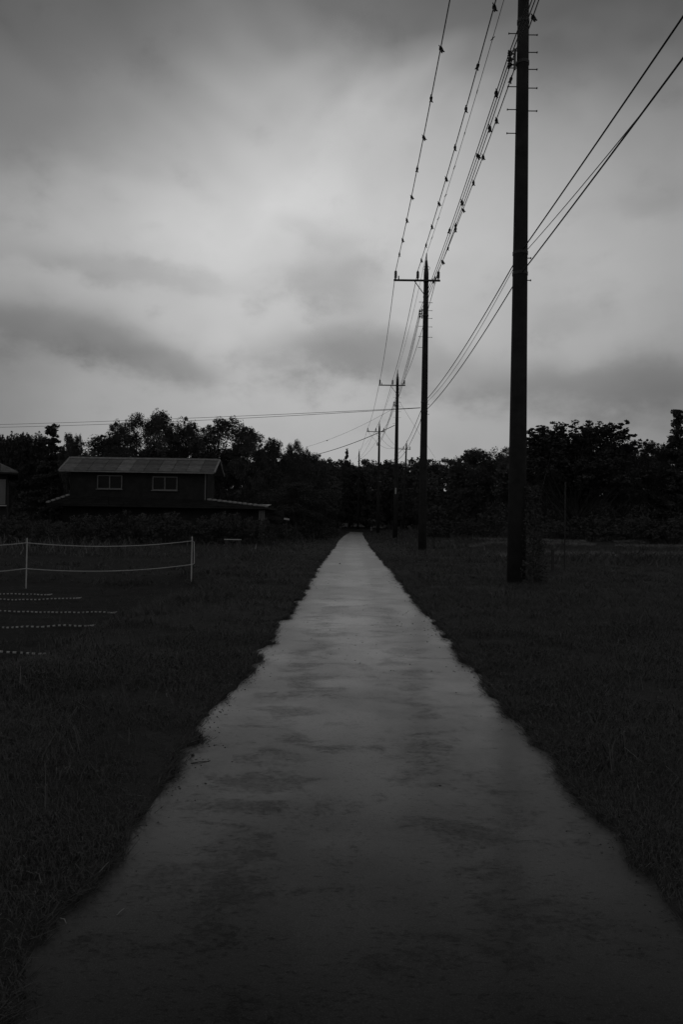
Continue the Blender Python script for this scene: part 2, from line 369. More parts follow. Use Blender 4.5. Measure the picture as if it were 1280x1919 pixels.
for side, lab in ((-1, 'short rough grass on the verge left of the lane'), (1, 'short rough grass on the verge right of the lane')):
    L = []
    for y0, y1, den, hh, ww, sg in ((1.6, 5, 11000, .052, .0034, 2), (5, 10, 4200, .058, .0058, 2), (10, 18, 1000, .075, .012, 1), (18, 30, 360, .09, .022, 1)):
        x, y = scatter(y0, y1, den, side)
        cl = .55*fbm(x*1.6, y*1.6, 3)+.45*fbm(x*.45+9, y*.45, 2)                                   # tufts and thin spots
        keep = rng.random(len(x)) < np.clip((cl-.30)*3.6, .06, 1)
        keep &= ~((in_plot(x, y) | ((x < -4.2) & (y > 17))) & (rng.random(len(x)) > .04))
        x, y, cl = x[keep], y[keep], cl[keep]
        d = outside(x, y)
        h = hh*(.35+1.5*cl)*(.6+.8*rng.random(len(x)))*(.7+.3*ss(d, 0, .3))
        h = np.where(side < 0, h*(1+.7*ss(-x, 1.6, 3.0)*(fbm(x*.8+5, y*.8, 2) > .5)), h)
        L.append(blades(x, y, h, ww*(.6+.8*rng.random(len(x))), .45+1.0*rng.random(len(x)), .8, sg))
    # long arching blades standing out of the turf
    x, y = scatter(2, 14, 26 if side < 0 else 10, side)
    k_ = ~in_plot(x, y) & (outside(x, y) > .25); x, y = x[k_], y[k_]
    L.append(blades(x, y, .16+.2*rng.random(len(x)), .006+0*x, .5+.7*rng.random(len(x)), 1.1, 2))
    # blades lying out over the asphalt along the edge, in uneven tufts
    n_ = 34000; y = rng.uniform(1.6, 50, n_); yy = np.where(rng.random(n_) < .5, y, 1.6+(y-1.6)*.3)
    f_ = fbm(yy*4.3+side*7, yy*0+2.2, 3); k_ = rng.random(n_) < ss(f_, .34, .6); yy = yy[k_]; f_ = f_[k_]
    off = rng.normal(-.03, .045, len(yy)) + np.clip(f_-.45, 0, 1)*.35
    x = edge_l(yy)+off if side < 0 else edge_r(yy)-off
    L.append(blades(x, yy, (.03+.065*rng.random(len(x))**1.6)*(1+.01*yy), .003+.0011*yy, .5+1.0*rng.random(len(x)), 1.0, 1, 0.0 if side < 0 else np.pi))
    # separate taller tufts and weeds scattered over the turf
    cx_, cy_ = scatter(2, 22, 1.6 if side < 0 else 1.0, side); k_ = ~in_plot(cx_, cy_) & (outside(cx_, cy_) > .2); cx_, cy_ = cx_[k_], cy_[k_]
    m_ = 26; sz = np.repeat(.5+rng.random(len(cx_)), m_); x = np.repeat(cx_, m_)+rng.normal(0, .05, len(sz))*sz; y = np.repeat(cy_, m_)+rng.normal(0, .05, len(sz))*sz
    L.append(blades(x, y, (.05+.13*rng.random(len(x)))*sz, .005+.0006*y, .4+.9*rng.random(len(x)), 1.0, 2))
    grass_object('verge_grass', L, 'grass', lab)
# far verges and fields
x = rng.uniform(-48, 62, 330000); y = 27+rng.random(330000)**1.4*95
k_ = (outside(x, y) > .0) & (np.abs(x) < y*.52+3) & ((x > -4.5+.8*vn(y*.5, y*0)) | (y > 46) | (rng.random(len(x)) < .16)) & (rng.random(len(x)) < np.clip((fbm(x*.25, y*.5, 3)-.25)*2.4, .1, 1)); x, y = x[k_], y[k_]
h = (.10+.0035*y)*(.4+1.2*rng.random(len(x)))*(.6+.9*fbm(x*.2, y*.4, 2)); h = h*(.22+.78*ss(outside(x, y), .5, 4))
grass_object('field_grass', [blades(x, y, h, .022+.0011*y, .3+.7*rng.random(len(x)), .5, 1)], 'grass_far', 'rough grass covering the far fields on both sides of the lane')
L = []
for yb, n in ((31, 7000), (41, 9000), (52, 9000)):
    x = rng.uniform(6, 34, n); y = yb+.04*(x-8)-.6*(vn(x*.2, x*0+yb)-.5)+rng.normal(0, .28, n)
    k_ = fbm(x*.5, y*.1+yb, 2) > .40; x, y = x[k_], y[k_]
    L.append(blades(x, y, .10+.16*rng.random(len(x)), .03+0*x, .7+.6*rng.random(len(x)), .8, 1))
grass_object('dry_grass', L, 'dry_grass', 'pale dry grass along the low banks of the right hand field')

# ------------------------------------------------------------------ trees and shrubs
def leaf_quads(c, size, flat=0.0):
    """rhombic leaves: centres c (n,3), lengths size (n,)"""
    n = len(c); d = rng.normal(size=(n, 3)); d[:, 2] *= (1-flat*.8); d /= np.linalg.norm(d, axis=1)[:, None]
    e = rng.normal(size=(n, 3)); e[:, 2] *= (1-flat); e -= d*(e*d).sum(1)[:, None]; e /= np.linalg.norm(e, axis=1)[:, None]
    L_ = size[:, None]*d*.5; Wd = size[:, None]*e*.3
    V = np.stack([c-L_, c+Wd, c+L_, c-Wd], 1).reshape(-1, 3); o = (np.arange(n)*4)[:, None]
    return V, np.concatenate([o+np.array([[0, 1, 2]]), o+np.array([[0, 2, 3]])])
def crown_points(clusters, rad, per, squash=.8):
    n = len(clusters); c = np.repeat(clusters, per, 0); r = np.repeat(rad, per)
    d = rng.normal(size=(n*per, 3)); d /= np.linalg.norm(d, axis=1)[:, None]
    q = d*(rng.random(n*per)**.45*r)[:, None]; q[:, 2] *= squash; return c+q
def mesh_mat(name, V, T, mat): me = tri_mesh(name, V, T); me.materials.append(M[mat]); return me
def limbs(base, top, targets, r0):
    mb = MB(); n = 6
    pts = [(base[0]+(top[0]-base[0])*i/n+random.uniform(-.1, .1)*(0 < i < n), base[1]+(top[1]-base[1])*i/n+random.uniform(-.1, .1)*(0 < i < n), base[2]+(top[2]-base[2])*i/n) for i in range(n+1)]
    mb.tube(pts, [r0*(1.25 if i == 0 else 1)*(1-.85*i/n) for i in range(n+1)], 8)
    for t_ in targets:
        f = random.uniform(.25, .8); s0 = Vector(pts[int(f*n)]); t_ = Vector(t_); mid = s0.lerp(t_, .55)+Vector((0, 0, -.25))
        mb.tube([s0, mid, t_], [r0*.42*(1-f*.5), r0*.22, r0*.05], 5, False)
    return mb
PROTO = {}
def extent(V, keep=98.5):
    return float(np.percentile(V[:, 2], 99.85)), float(np.percentile(np.abs(V[:, :2]).max(1), keep))
def proto_broad(key, seed, ncl=240, per=100, leaf=.135, lobes=9, flat=0.0, low=.22, mat='leaf'):
    """crown of many leaf clumps gathered in uneven lobes; height 10, radius about 3.5"""
    global rng; rng = np.random.default_rng(seed); random.seed(seed)
    lc = []
    for i in range(lobes):
        a = 2*math.pi*(i*.382)+random.uniform(-.4, .4); zz = low*10+1.2+(8.6-low*10-1.2)*((i+.5)/lobes)**.8
        rr = 2.5*math.sin(math.pi*min(1, max(.22, (10.3-zz)/(10.3-low*10)))**.8)*random.uniform(.6, 1.05)
        lc.append((rr*math.cos(a), rr*math.sin(a), zz, random.uniform(1.0, 1.65)))
    lc.append((random.uniform(-.5, .5), random.uniform(-.5, .5), 8.75, 1.1))
    cl = []; rd = []
    for _ in range(ncl):
        q = lc[random.randrange(len(lc))]; d = Vector((random.gauss(0, 1), random.gauss(0, 1), random.gauss(0, 1))).normalized()*(random.random()**.4)*q[3]
        cl.append((q[0]+d.x, q[1]+d.y, q[2]+d.z*(.75-.3*flat))); rd.append(random.uniform(.38, .74)*(1.2 if flat else 1))
    for _ in range(int(ncl*.12)):                                   # sprigs outside the main mass
        q = lc[random.randrange(len(lc))]; d = Vector((random.gauss(0, 1), random.gauss(0, 1), abs(random.gauss(0, .7)))).normalized()*random.uniform(1.0, 1.3)*q[3]
        cl.append((q[0]+d.x, q[1]+d.y, q[2]+d.z*.8)); rd.append(random.uniform(.16, .32))
    cl = np.array(cl); rd = np.array(rd)
    pts = crown_points(cl, rd, per, .8-.45*flat)
    V, T = leaf_quads(pts, leaf*(.5+rng.random(len(pts))), flat)
    tr = limbs((0, 0, -.3), (lc[-1][0], lc[-1][1], 8.2), [(q[0], q[1], q[2]) for q in lc[:-1]], .26)
    PROTO[key] = (tr.build('trunk', 'bark', mesh_only=True), mesh_mat('crown', V, T, mat), *extent(V))
def proto_conifer(key, seed, tiers=17, reach=2.6, spiky=.5, leaf=.2, round_=False):
    global rng; rng = np.random.default_rng(seed); random.seed(seed)
    cl = []; rd = []; mb = limbs((0, 0, -.3), (0, 0, 9.8), [], .22)
    for i in range(tiers):
        nb = max(4, int(9*(1-i/tiers))+4)
        for b_ in range(nb):
            z = min(9.75, 1.2+8.5*(i+random.uniform(-.6, .6))/(tiers-1)); rr = reach*(1-(max(0, z-1.2)/8.6)**(2.6 if spiky > .8 else 1.0))+.22
            a = random.random()*6.283; r_ = rr*random.uniform(.55, 1.15)
            tip = (r_*math.cos(a), r_*math.sin(a), z-.25*r_*(1-spiky)+spiky*.35*r_)
            mb.tube([(0, 0, z), (tip[0]*.5, tip[1]*.5, z+(tip[2]-z)*.4), tip], [.05, .035, .012], 4, False)
            for f in np.linspace(.25, 1, 2+int(r_*2.2)):
                cl.append((tip[0]*f, tip[1]*f, z+(tip[2]-z)*f)); rd.append((.42 if round_ else .30)*(1.15-f*.45)*random.uniform(.7, 1.3))
    cl = np.array(cl); rd = np.array(rd); pts = crown_points(cl, rd, 34 if round_ else 26, .7)
    V, T = leaf_quads(pts, leaf*(.5+rng.random(len(pts))))
    PROTO[key] = (mb.build('trunk', 'bark', mesh_only=True), mesh_mat('crown', V, T, 'needle'), *extent(V))
def proto_spread(key, seed):
    """wide layered crown with pointed sprays reaching out and up"""
    global rng; rng = np.random.default_rng(seed); random.seed(seed)
    cl = []; rd = []; targets = []
    for i in range(120):
        a = i*2.4+random.uniform(-.3, .3); el_ = random.uniform(.1, 1.3) if i < 90 else random.uniform(.8, 1.5); r_ = random.uniform(2.7, 3.8)
        tip = Vector((r_*math.cos(a)*math.cos(el_)**.4, r_*math.sin(a)*math.cos(el_)**.4, 3.2+6.3*math.sin(el_)*random.uniform(.85, 1.0)))
        st = Vector((0, 0, 2.2+2.5*math.sin(el_))); targets.append(tip)
        for f in np.linspace(.3, 1, 9):
            q = st.lerp(tip, f)+Vector((0, 0, .5*math.sin(f*3.14))); cl.append(tuple(q)); rd.append(.70*(1.2-f*.85))
        for _ in range(3):
            q = st.lerp(tip, random.uniform(.6, .95)); d = Vector((math.cos(a+random.uniform(-1, 1)), math.sin(a+random.uniform(-1, 1)), random.uniform(.1, .8)))
            for f in (.3, .55, .8): cl.append(tuple(q+d*f)); rd.append(.2*(1.1-f*.7))
    cl = np.array(cl); rd = np.array(rd); pts = crown_points(cl, rd, 26, .55)
    V, T = leaf_quads(pts, .17*(.5+rng.random(len(pts))), .4)
    PROTO[key] = (limbs((0, 0, -.3), (0, 0, 6), targets[::2], .28).build('trunk', 'bark', mesh_only=True), mesh_mat('crown', V, T, 'leaf_dark'), *extent(V))
def proto_shrub(key, seed, ncl=70, per=46, leaf=.11):
    """leafy mound, height 2, radius 1.3"""
    global rng; rng = np.random.default_rng(seed); random.seed(seed)
    cl = []; rd = []
    for _ in range(ncl):
        a = random.random()*6.283; r_ = 1.15*math.sqrt(random.random()); top = 1.75*math.sqrt(max(.05, 1-(r_/1.35)**2))*random.uniform(.7, 1.05)
        cl.append((r_*math.cos(a), r_*math.sin(a), top*random.random()**.5)); rd.append(random.uniform(.14, .34))
    pts = crown_points(np.array(cl), np.array(rd), per, .8); V, T = leaf_quads(pts, leaf*(.5+rng.random(len(pts))))
    mb = MB()
    for i in range(7):
        a = i*.9; mb.tube([(0.1*math.cos(a), .1*math.sin(a), -.1), (.4*math.cos(a), .4*math.sin(a), .7), (.75*math.cos(a), .75*math.sin(a), 1.35)], [.03, .02, .008], 5, False)
    PROTO[key] = (mb.build('stem', 'bark', mesh_only=True), mesh_mat('foliage', V, T, 'leaf_dark'), *extent(V))
proto_broad('a', 11); proto_broad('b', 23, lobes=7); proto_broad('c', 31, lobes=12, ncl=260); proto_broad('d', 47, lobes=8, mat='leaf_dark')
proto_broad('flat', 59, lobes=8, flat=.6, mat='leaf_dark')
proto_conifer('cone', 71, 17, 2.3, .3); proto_conifer('pine', 83, 9, 2.6, .9, .2); proto_conifer('cypress', 97, 15, 2.0, .6, .2, True)
proto_spread('spread', 101); proto_shrub('s1', 111); proto_shrub('s2', 127, 55)
rng = np.random.default_rng(5); random.seed(5)
PART = {'s1': ('stem', 'foliage'), 's2': ('stem', 'foliage')}
def plant(name, key, px, top, wpx, Yd, label, cat='tree', group=None, H0=10.0, R0=3.5, rz=None, tilt=0.0):
    """stand a copy of a prototype where its top shows at photo point (px, top) and distance Yd"""
    tp = at(px, top, Yd); gz = float(ground_z(tp.x, Yd)); h = tp.z-gz; w = wpx/F*Yd
    r = empty(name, (tp.x, Yd, gz-.05), label, cat, group, random.random()*6.283 if rz is None else rz)
    r.rotation_euler.x = tilt
    H0, R0 = PROTO[key][2:]; sw = w/(2*R0); r.scale = (sw, sw, h/H0)
    n1_, n2_ = PART.get(key, ('trunk', 'crown'))
    link(n1_, PROTO[key][0], r); link(n2_, PROTO[key][1], r); return r
GL = 'trees behind the houses on the left'
for a in [('pine_tree', 'spread', 18, 812, 66, 74, 'small spiky pine against the sky at the far left edge'),
          ('pine_tree', 'spread', 61, 811, 64, 76, 'spiky pine standing second from the left edge behind the houses'),
          ('conifer', 'cone', 98, 797, 120, 72, 'pointed dark conifer left of the tiled house roof'),
          ('tree', 'b', 127, 812, 40, 70, 'small round headed tree just right of the pointed conifer'),
          ('tree', 'c', 142, 814, 30, 71, 'thin round headed tree at the dip before the tall trees'),
          ('tree', 'flat', 205, 812, 130, 69, 'low spreading tree with flat boughs behind the roof ridge'),
          ('tree', 'a', 258, 775, 120, 70, 'tall bushy tree rising above the left half of the tiled roof'),
          ('tree', 'c', 306, 773, 105, 73, 'tallest broad tree behind the middle of the tiled roof'),
          ('tree', 'd', 352, 789, 80, 72, 'narrower tree filling the dip between the two tallest crowns'),
          ('tree', 'c', 412, 784, 125, 74, 'large rounded tree above the right end of the tiled roof'),
          ('tree', 'b', 462, 801, 78, 72, 'shoulder high tree sloping down right of the roof end'),
          ('tree', 'd', 513, 821, 76, 76, 'medium tree with loose top between the house and the lane'),
          ('tree', 'a', 556, 825, 60, 80, 'small round topped tree left of the service wires'),
          ('tree', 'b', 590, 850, 60, 88, 'low tree where the service wire meets the wood')]:
    plant(*a, group=GL)
plant('bush', 'c', 556, 905, 140, 60, 'big dark rounded bush beside the lane right of the house', 'bush')
plant('conifer', 'cone', 512, 872, 60, 68, 'dim conifer between the house annex and the big rounded bush')
plant('bush', 'd', 604, 940, 62, 66, 'dark bush close to the left lane edge right of the big rounded bush', 'bush')
plant('bush', 'b', 500, 948, 60, 54, 'dark bush hiding the right end of the house roof eaves', 'bush')
GR = 'trees on the right of the lane'
for a in [('tree', 'spread', 1082, 795, 222, 58, 'broad layered tree with spiky boughs right of the nearest pole'),
          ('tree', 'flat', 1168, 830, 110, 62, 'low tree tucked under the right side of the layered tree'),
          ('conifer', 'cypress', 1272, 768, 100, 60, 'tall clumpy conifer at the right edge of the picture'),
          ('tree', 'flat', 1222, 824, 90, 61, 'tree with a bough pointing left beside the right edge conifer'),
          ('tree', 'a', 1010, 858, 100, 66, 'dark tree behind the left skirts of the layered tree'),
          ('tree', 'c', 968, 838, 80, 96, 'rounded far tree showing right behind the nearest pole'),
          ('tree', 'b', 888, 842, 96, 98, 'rounded far tree between the nearest and second poles')]:
    plant(*a, group=GR)
plant('cedar', 'cone', 638, 843, 34, 150, 'thin leaning cedar sticking up over the wood above the lane end', rz=0, tilt=0.0).rotation_euler = (0, R(5), 0)
# the far wood reads as one mass
def wood():
    V = []; T = []; o = 0
    spots = []
    sil = [(-200, 842), (0, 840), (150, 840), (300, 840), (450, 845), (560, 854), (620, 864), (660, 868), (700, 864), (760, 870), (830, 866), (880, 852), (930, 846), (980, 843), (1050, 842), (1180, 840), (1300, 838), (1500, 835)]
    sx = [p[0] for p in sil]; sy = [p[1] for p in sil]
    for row, (Yd, dy_, step) in enumerate(((96, 30, 44), (112, 14, 34), (128, 3, 30), (143, 0, 30), (162, 0, 22))):
        px = -190
        while px < 1490:
            px += step*random.uniform(.6, 1.4)
            y_ = np.interp(px, sx, sy)+dy_+random.uniform(-8, 16)+ (random.random() < .15)*-6
            tp = at(px, y_, Yd+random.uniform(-4, 4))
            gz = float(ground_z(tp.x, tp.y))
            if outside(np.array(tp.x), np.array(tp.y)) < 3.2: continue
            if 640 < px < 800 and tp.y < 131: continue        # open ground round the poles
            spots.append((tp, gz))
    for Yd in (156, 164, 172):
        px = 540
        while px < 800:
            px += random.uniform(8, 17); tp = at(px, np.interp(px, sx, sy)+random.uniform(-4, 14), Yd+random.uniform(-3, 3))
            if outside(np.array(tp.x), np.array(tp.y)) > 2.0: spots.append((tp, float(ground_z(tp.x, tp.y))))
    for tp, gz in spots:
        h = tp.z-gz; rr = random.uniform(1.8, 3.2); n = 46
        c = []; rd = []
        for _ in range(n):
            f = random.random()**.7; a = random.random()*6.283; zz = .02+.96*f
            r_ = rr*math.sqrt(random.random())*(1.0 if zz < .6 else math.sqrt(max(.02, 1-((zz-.6)/.42)**2)))
            c.append((tp.x+r_*math.cos(a), tp.y+r_*math.sin(a), gz+zz*h)); rd.append(random.uniform(.5, 1.0))
        pts = crown_points(np.array(c), np.array(rd), 34, .8)
        v, t_ = leaf_quads(pts, .40*(.5+rng.random(len(pts)))); V.append(v); T.append(t_+o); o += len(v)
    me = tri_mesh('wood', np.concatenate(V), np.concatenate(T)); me.materials.append(M['leaf_dark'])
    tag(link('wood', me), 'dark mass of the wood closing off the end of the lane', 'wood', None, 'stuff')
wood()
# shrubs round the houses and along the field edge
GS = 'shrubs in front of the houses'
for px, top, w, Yd, key, lab in [(20, 965, 90, 36, 's1', 'dark shrub below the wall of the left edge house'), (92, 972, 80, 38, 's2', 'shrub below the left end of the tiled house'),
        (165, 962, 90, 43, 's1', 'shrub in front of the left window of the tiled house'), (240, 955, 100, 45, 's2', 'shrub between the two upstairs windows of the tiled house'),
        (315, 958, 95, 44, 's1', 'shrub below the right window of the tiled house'), (385, 965, 90, 45, 's2', 'shrub under the right corner of the tiled house'),
        (425, 958, 80, 46, 's1', 'low shrub behind the pale plank'), (478, 968, 74, 46, 's1', 'shrub hiding the foot of the porch posts'), (535, 980, 60, 52, 's2', 'low shrub left of the round bush by the lane'), (590, 978, 62, 62, 's1', 'low shrub at the foot of the big bush beside the lane'),
        (618, 985, 36, 70, 's2', 'small shrub close to the left lane edge far off')]:
    plant('shrub', key, px, top, w, Yd, lab, 'shrub', GS, 2.0, 1.3)
GW = 'weed mounds at the back of the right field'
for px, top, w, Yd, key, lab in [(850, 972, 110, 66, 's1', 'weed mound between the second pole and the nearest pole'), (905, 966, 90, 62, 's2', 'weed mound just left of the nearest pole'),
        (1035, 972, 100, 54, 's2', 'weed mound behind the thin dark stake'), (1110, 966, 130, 55, 's1', 'weed mound under the layered tree'),
        (1190, 962, 120, 54, 's2', 'weed mound right of the layered tree trunk'), (1262, 968, 110, 52, 's1', 'weed mound at the right edge of the field')]:
    plant('weed_mound', key, px, top, w, Yd, lab, 'weeds', GW, 2.0, 1.3)
# tall pale-tipped weeds behind the rope fence
x = rng.uniform(-19, -10, 500)+rng.normal(0, 1, 500); y = rng.uniform(27, 36, 500)
grass_object('tall_weeds', [blades(x, y, .25+.75*rng.random(500)**2, .04+0*x, .3+.8*rng.random(500), .8, 2)], 'weed', 'tall pale tipped weeds behind the rope fence').__setitem__('category', 'weeds')

# ------------------------------------------------------------------ utility poles
POLE = [at(969, 1000, 17.5), at(792.5, 960, 38.8), at(741.5, 950, 68), at(709, 940, 102)]
POLE = [Vector((p.x, Y_, 0)) for p, Y_ in zip(POLE, (17.5, 38.8, 68, 102))]
PX = [p.x for p in POLE]
ARM_Z, TOP_Z, INS = 14.3, 14.9, .46
PHASE = (-1.62, -.46, .62)                           # insulator offsets along the crossarm
def insul_mesh():
    prof = [(.035, 0), (.04, .06)]
    for i in range(6): z = .08+i*.058; prof += [(.045, z), (.085, z+.016), (.075, z+.030), (.045, z+.045)]
    prof += [(.05, .435), (.03, .46)]
    mb = MB(); mb.lathe(prof, (0, 0, 0), 10); return mb.build('insulator', 'porcelain', mesh_only=True)
INSUL = insul_mesh()
bm_ = MB(); bm_.tube([(0, 0, 0), (.20, 0, 0)], .011, 6); bm_.tube([(.20, 0, 0), (.222, 0, 0)], .022, 6); BOLT = bm_.build('step_bolt', 'steel', mesh_only=True)
pm_ = MB(); pm_.lathe([(.03, 0), (.035, .05), (.03, .06), (.03, .17), (.02, .19)], seg=8); STUD = pm_.build('stud', 'steel', mesh_only=True)
def lv_rack(mb):
    for i in range(3):
        z = -.13*i; mb.tube([(-.30, .0, z), (-.18, 0, z)], .018, 6)
        mb.lathe([(.03, z-.05), (.06, z-.035), (.04, z-.01), (.06, z+.02), (.03, z+.045)], (-.31, 0, 0), 8)
    mb.box((-.19, 0, -.13), (.05, .05, .5)); return mb
def rad(z): return .224 - z/75/2
def utility_pole(base, label, arm=True, rack=True, steps=True, brace=True, height=TOP_Z, tilt=0.0, scale=1.0, sign=False):
    gz = float(ground_z(base.x, base.y))
    r = empty('utility_pole', (base.x, base.y, 0), label, 'utility pole', 'utility poles along the lane'); r.rotation_euler.y = tilt; r.scale = (scale,)*3
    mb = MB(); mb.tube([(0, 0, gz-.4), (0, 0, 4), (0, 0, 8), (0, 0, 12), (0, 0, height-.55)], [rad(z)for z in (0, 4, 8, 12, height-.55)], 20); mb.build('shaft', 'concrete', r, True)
    mb = MB(); mb.lathe([(rad(height)+.008, height-.62), (rad(height)+.005, height-.2), (.06, height+.45), (.035, height+.52), (.03, height+.8), (.012, height+.88)], seg=12); mb.build('cap', 'steel', r, True)
    if not arm: return r
    mb = MB(); mb.box((-.5, -rad(ARM_Z)-.045, ARM_Z-.045), (2.44, .085, .085)); mb.build('crossarm', 'steel', r)
    if brace: mb = MB(); mb.tube([(-.62, -rad(ARM_Z)-.04, ARM_Z-.09), (-.05, -rad(13.4)-.02, 13.45)], .022, 6); mb.build('brace', 'steel', r)
    for zz in (ARM_Z-.045, 13.45, 12.45):
        mb = MB(); mb.lathe([(rad(zz)+.014, zz-.04), (rad(zz)+.014, zz+.04)], seg=16); mb.build('band', 'steel', r)
    for q in PHASE: link('insulator', INSUL, r, (q, -rad(ARM_Z)-.045, ARM_Z))
    for q in (PHASE[0]+.16, PHASE[2]-.17): link('stud', STUD, r, (q, -rad(ARM_Z)-.045, ARM_Z))
    mb = MB(); pts = [(.18*math.cos(a), 0, .12*math.sin(a)) for a in np.linspace(-1.2, 4.3, 12)]
    mb.tube([(p[0], p[1]-rad(ARM_Z), p[2]+ARM_Z+.62) for p in pts], .010, 5); mb.build('jumper_loop', 'rubber', r)
    if rack: lv = lv_rack(MB()); o = lv.build('low_voltage_rack', 'porcelain', r); o.location = (0, 0, 12.68)
    if steps:
        for i, zz in enumerate((10.77, 11.34, 11.89, 12.34, 12.75, 13.17)):
            o = link('step_bolt', BOLT, r, (-rad(zz)+.01, 0, zz)); o.rotation_euler = (0, 0, math.pi)
            if i: link('step_bolt', BOLT, r, (rad(zz)-.01, 0, zz-.03))
        for zz in (7.25, 7.78): link('step_bolt', BOLT, r, (rad(zz)-.14, -.02, zz))
    mb = MB(); mb.lathe([(rad(7.9)+.012, 7.86), (rad(7.9)+.012, 7.93)], seg=16); mb.box((.02, rad(7.9)+.05, 7.9), (.06, .12, .06)); mb.build('cable_bracket', 'steel', r); mb = MB(); mb.lathe([(rad(7.4)+.012, 7.37), (rad(7.4)+.012, 7.44)], seg=16); mb.box((.02, rad(7.4)+.05, 7.4), (.06, .12, .06)); mb.build('cable_bracket', 'steel', r)
    if sign:
        mb = MB(); mb.box((-.02, -rad(4.5)-.012, 4.55), (.12, .012, .55)); mb.build('number_plate', 'white', r)
    return r
utility_pole(POLE[0], 'nearest tall concrete utility pole cut off by the top of the picture', brace=False)
utility_pole(POLE[1], 'second utility pole with a full crossarm and pointed tip against the sky')
utility_pole(POLE[2], 'third utility pole along the lane with a small white plate', sign=True)
utility_pole(POLE[3], 'fourth utility pole with its crossarm just clear of the treetops', steps=False)
p5 = at(755, 990, 125); p6 = at(671, 985, 147)
utility_pole(Vector((p5.x, 125, float(ground_z(p5.x, 125)))), 'leaning far utility pole standing off to the right of the row', steps=False, rack=False, tilt=R(1.6))
utility_pole(Vector((p6.x, 147, 0)), 'farthest utility pole at the bend with only its tip above the wood', arm=False, height=15.6)
bpy.data.objects['utility_pole.004'].location.z = 0
for px, y0, y1, Yd, lab in ((626, 903, 992, 118, 'thin pale post left of the lane before the wood'), (613, 880, 950, 126, 'taller thin post leftmost before the wood')):
    t0 = at(px, y0, Yd); gz = float(ground_z(t0.x, Yd)); r = empty('thin_post', (t0.x, Yd, gz), lab, 'post')
    mb = MB(); mb.tube([(0, 0, -.3), (0, 0, t0.z-gz)], [.11, .07], 10); mb.build('shaft', 'concrete', r)
    mb = MB(); mb.lathe([(.075, 0), (.075, .05), (.02, .12)], (0, 0, t0.z-gz), 10); mb.build('cap', 'steel', r)

# ------------------------------------------------------------------ wires
cm = MB()
cm.tube([(0, -.055, 0), (0, -.03, 0), (0, .03, 0), (0, .055, 0)], [.022, .040, .040, .022], 8); cm.box((.01, 0, -.05), (.06, .06, .07)); cm.tube([(.02, .01, -.06), (.065, .02, -.10)], .015, 5); cm.tube([(0, -.01, -.07), (-.015, -.015, -.125)], .016, 5)
cm.tube([(-.01, -.04, .02), (-.025, -.05, .065)], .012, 5); CLAMP = cm.build('clamp', 'rubber', mesh_only=True)
cm = MB(); cm.tube([(0, -.05, 0), (0, .05, 0)], .016, 6); cm.tube([(0, 0, 0), (.035, -.02, .055)], .008, 5); cm.tube([(0, 0, 0), (-.03, .02, -.06)], .009, 5); CLIP = cm.build('clip', 'rubber', mesh_only=True)
def span(a, b_, sag, n=22):
    a = Vector(a); b_ = Vector(b_); return [a.lerp(b_, i/n) - Vector((0, 0, 4*sag*(i/n)*(1-i/n))) for i in range(n+1)]
def wire(label, supports, sags, r, clamps=(), mesh=None, name='power_line', cat='power line', group=None, mat='rubber'):
    """one continuous wire over its supports; clamps: (span index, list of fractions)"""
    root = empty(name, supports[0], label, cat, group); off = Vector(supports[0]); pts = []; spans = []
    for i in range(len(supports)-1):
        s_ = span(supports[i], supports[i+1], sags[i]); spans.append(s_); pts += s_ if i == 0 else s_[1:]
    mb = MB(); mb.tube([p-off for p in pts], r, 6); mb.build('wire', mat, root, True)
    for si, fr in clamps:
        for f in fr:
            s_ = spans[si]; q = f*(len(s_)-1); j = min(int(q), len(s_)-2); p = s_[j].lerp(s_[j+1], q-j); d = s_[j+1]-s_[j]
            c = link(mesh.name.split('.')[0], mesh, root, p-off); c.scale = (1.15,)*3 if name == 'power_line' else (.6,)*3; c.rotation_euler = (math.atan2(d.z, math.hypot(d.x, d.y)), random.uniform(-.5, .5), math.atan2(-d.x, d.y))
    return root
ytop = lambda i: POLE[i].y - rad(ARM_Z) - .045
GP = 'power lines strung along the poles'
names = ('leftmost power line with clamps over the left end of the crossarms', 'middle power line with clamps just left of the pole tips', 'right hand power line running over the right end of the crossarms')
for q, lab, ph in zip(PHASE, names, (0, .03, .05)):
    sup = [(PX[0]+q+.2, -13.5, ARM_Z+INS)] + [(PX[i]+q, ytop(i), ARM_Z+INS) for i in range(4)] + ([(p5.x+q, 124.8, ARM_Z+INS)] if 0 else [(p6.x+q*.4, 146.9, ARM_Z+.2)])
    fr = [min(.985, .04+ph+j*.105+random.uniform(-.008, .008)) for j in range(9)]
    wire(lab, sup, (.35, .25, .5, .6, .7), .016, ((1, fr), (0, [.62+.07*j+ph for j in range(5)])), CLAMP, group=GP)
wire('thin top wire joining the pointed tips of the poles', [(PX[0]+.2, -13.5, 15.7)]+[(PX[i], POLE[i].y, 15.72) for i in range(4)]+[(p6.x, 147, 16.3)], (.3, .25, .4, .5, .6), .009, ((1, [.06+.118*j for j in range(8)]),), CLIP, group=GP)
for j, lab in enumerate(('highest of three low voltage wires held left of the pole shafts', 'middle of three low voltage wires held left of the pole shafts', 'lowest of three low voltage wires held left of the pole shafts')):
    z = 12.68-.13*j
    sup = [(PX[0]-.1, -13.5, z+.1)]+[(PX[i]-.33+.02*j, POLE[i].y, z) for i in range(4)]
    wire(lab, sup, (.4, .22+.05*j, .55+.08*j, .75), .013, ((1, ([.07, .47], [.2, .34, .72], [.12, .41, .58, .86])[j]), (0, [.72+.06*j])), CLAMP, group=GP)
GT = 'telephone cables on the poles'
box_ = MB(); box_.tube([(0, -.22, -.03), (0, -.14, -.07), (0, .14, -.07), (0, .22, -.03)], [.02, .06, .06, .02], 8); SPL = box_.build('splice_box', 'rubber', mesh_only=True)
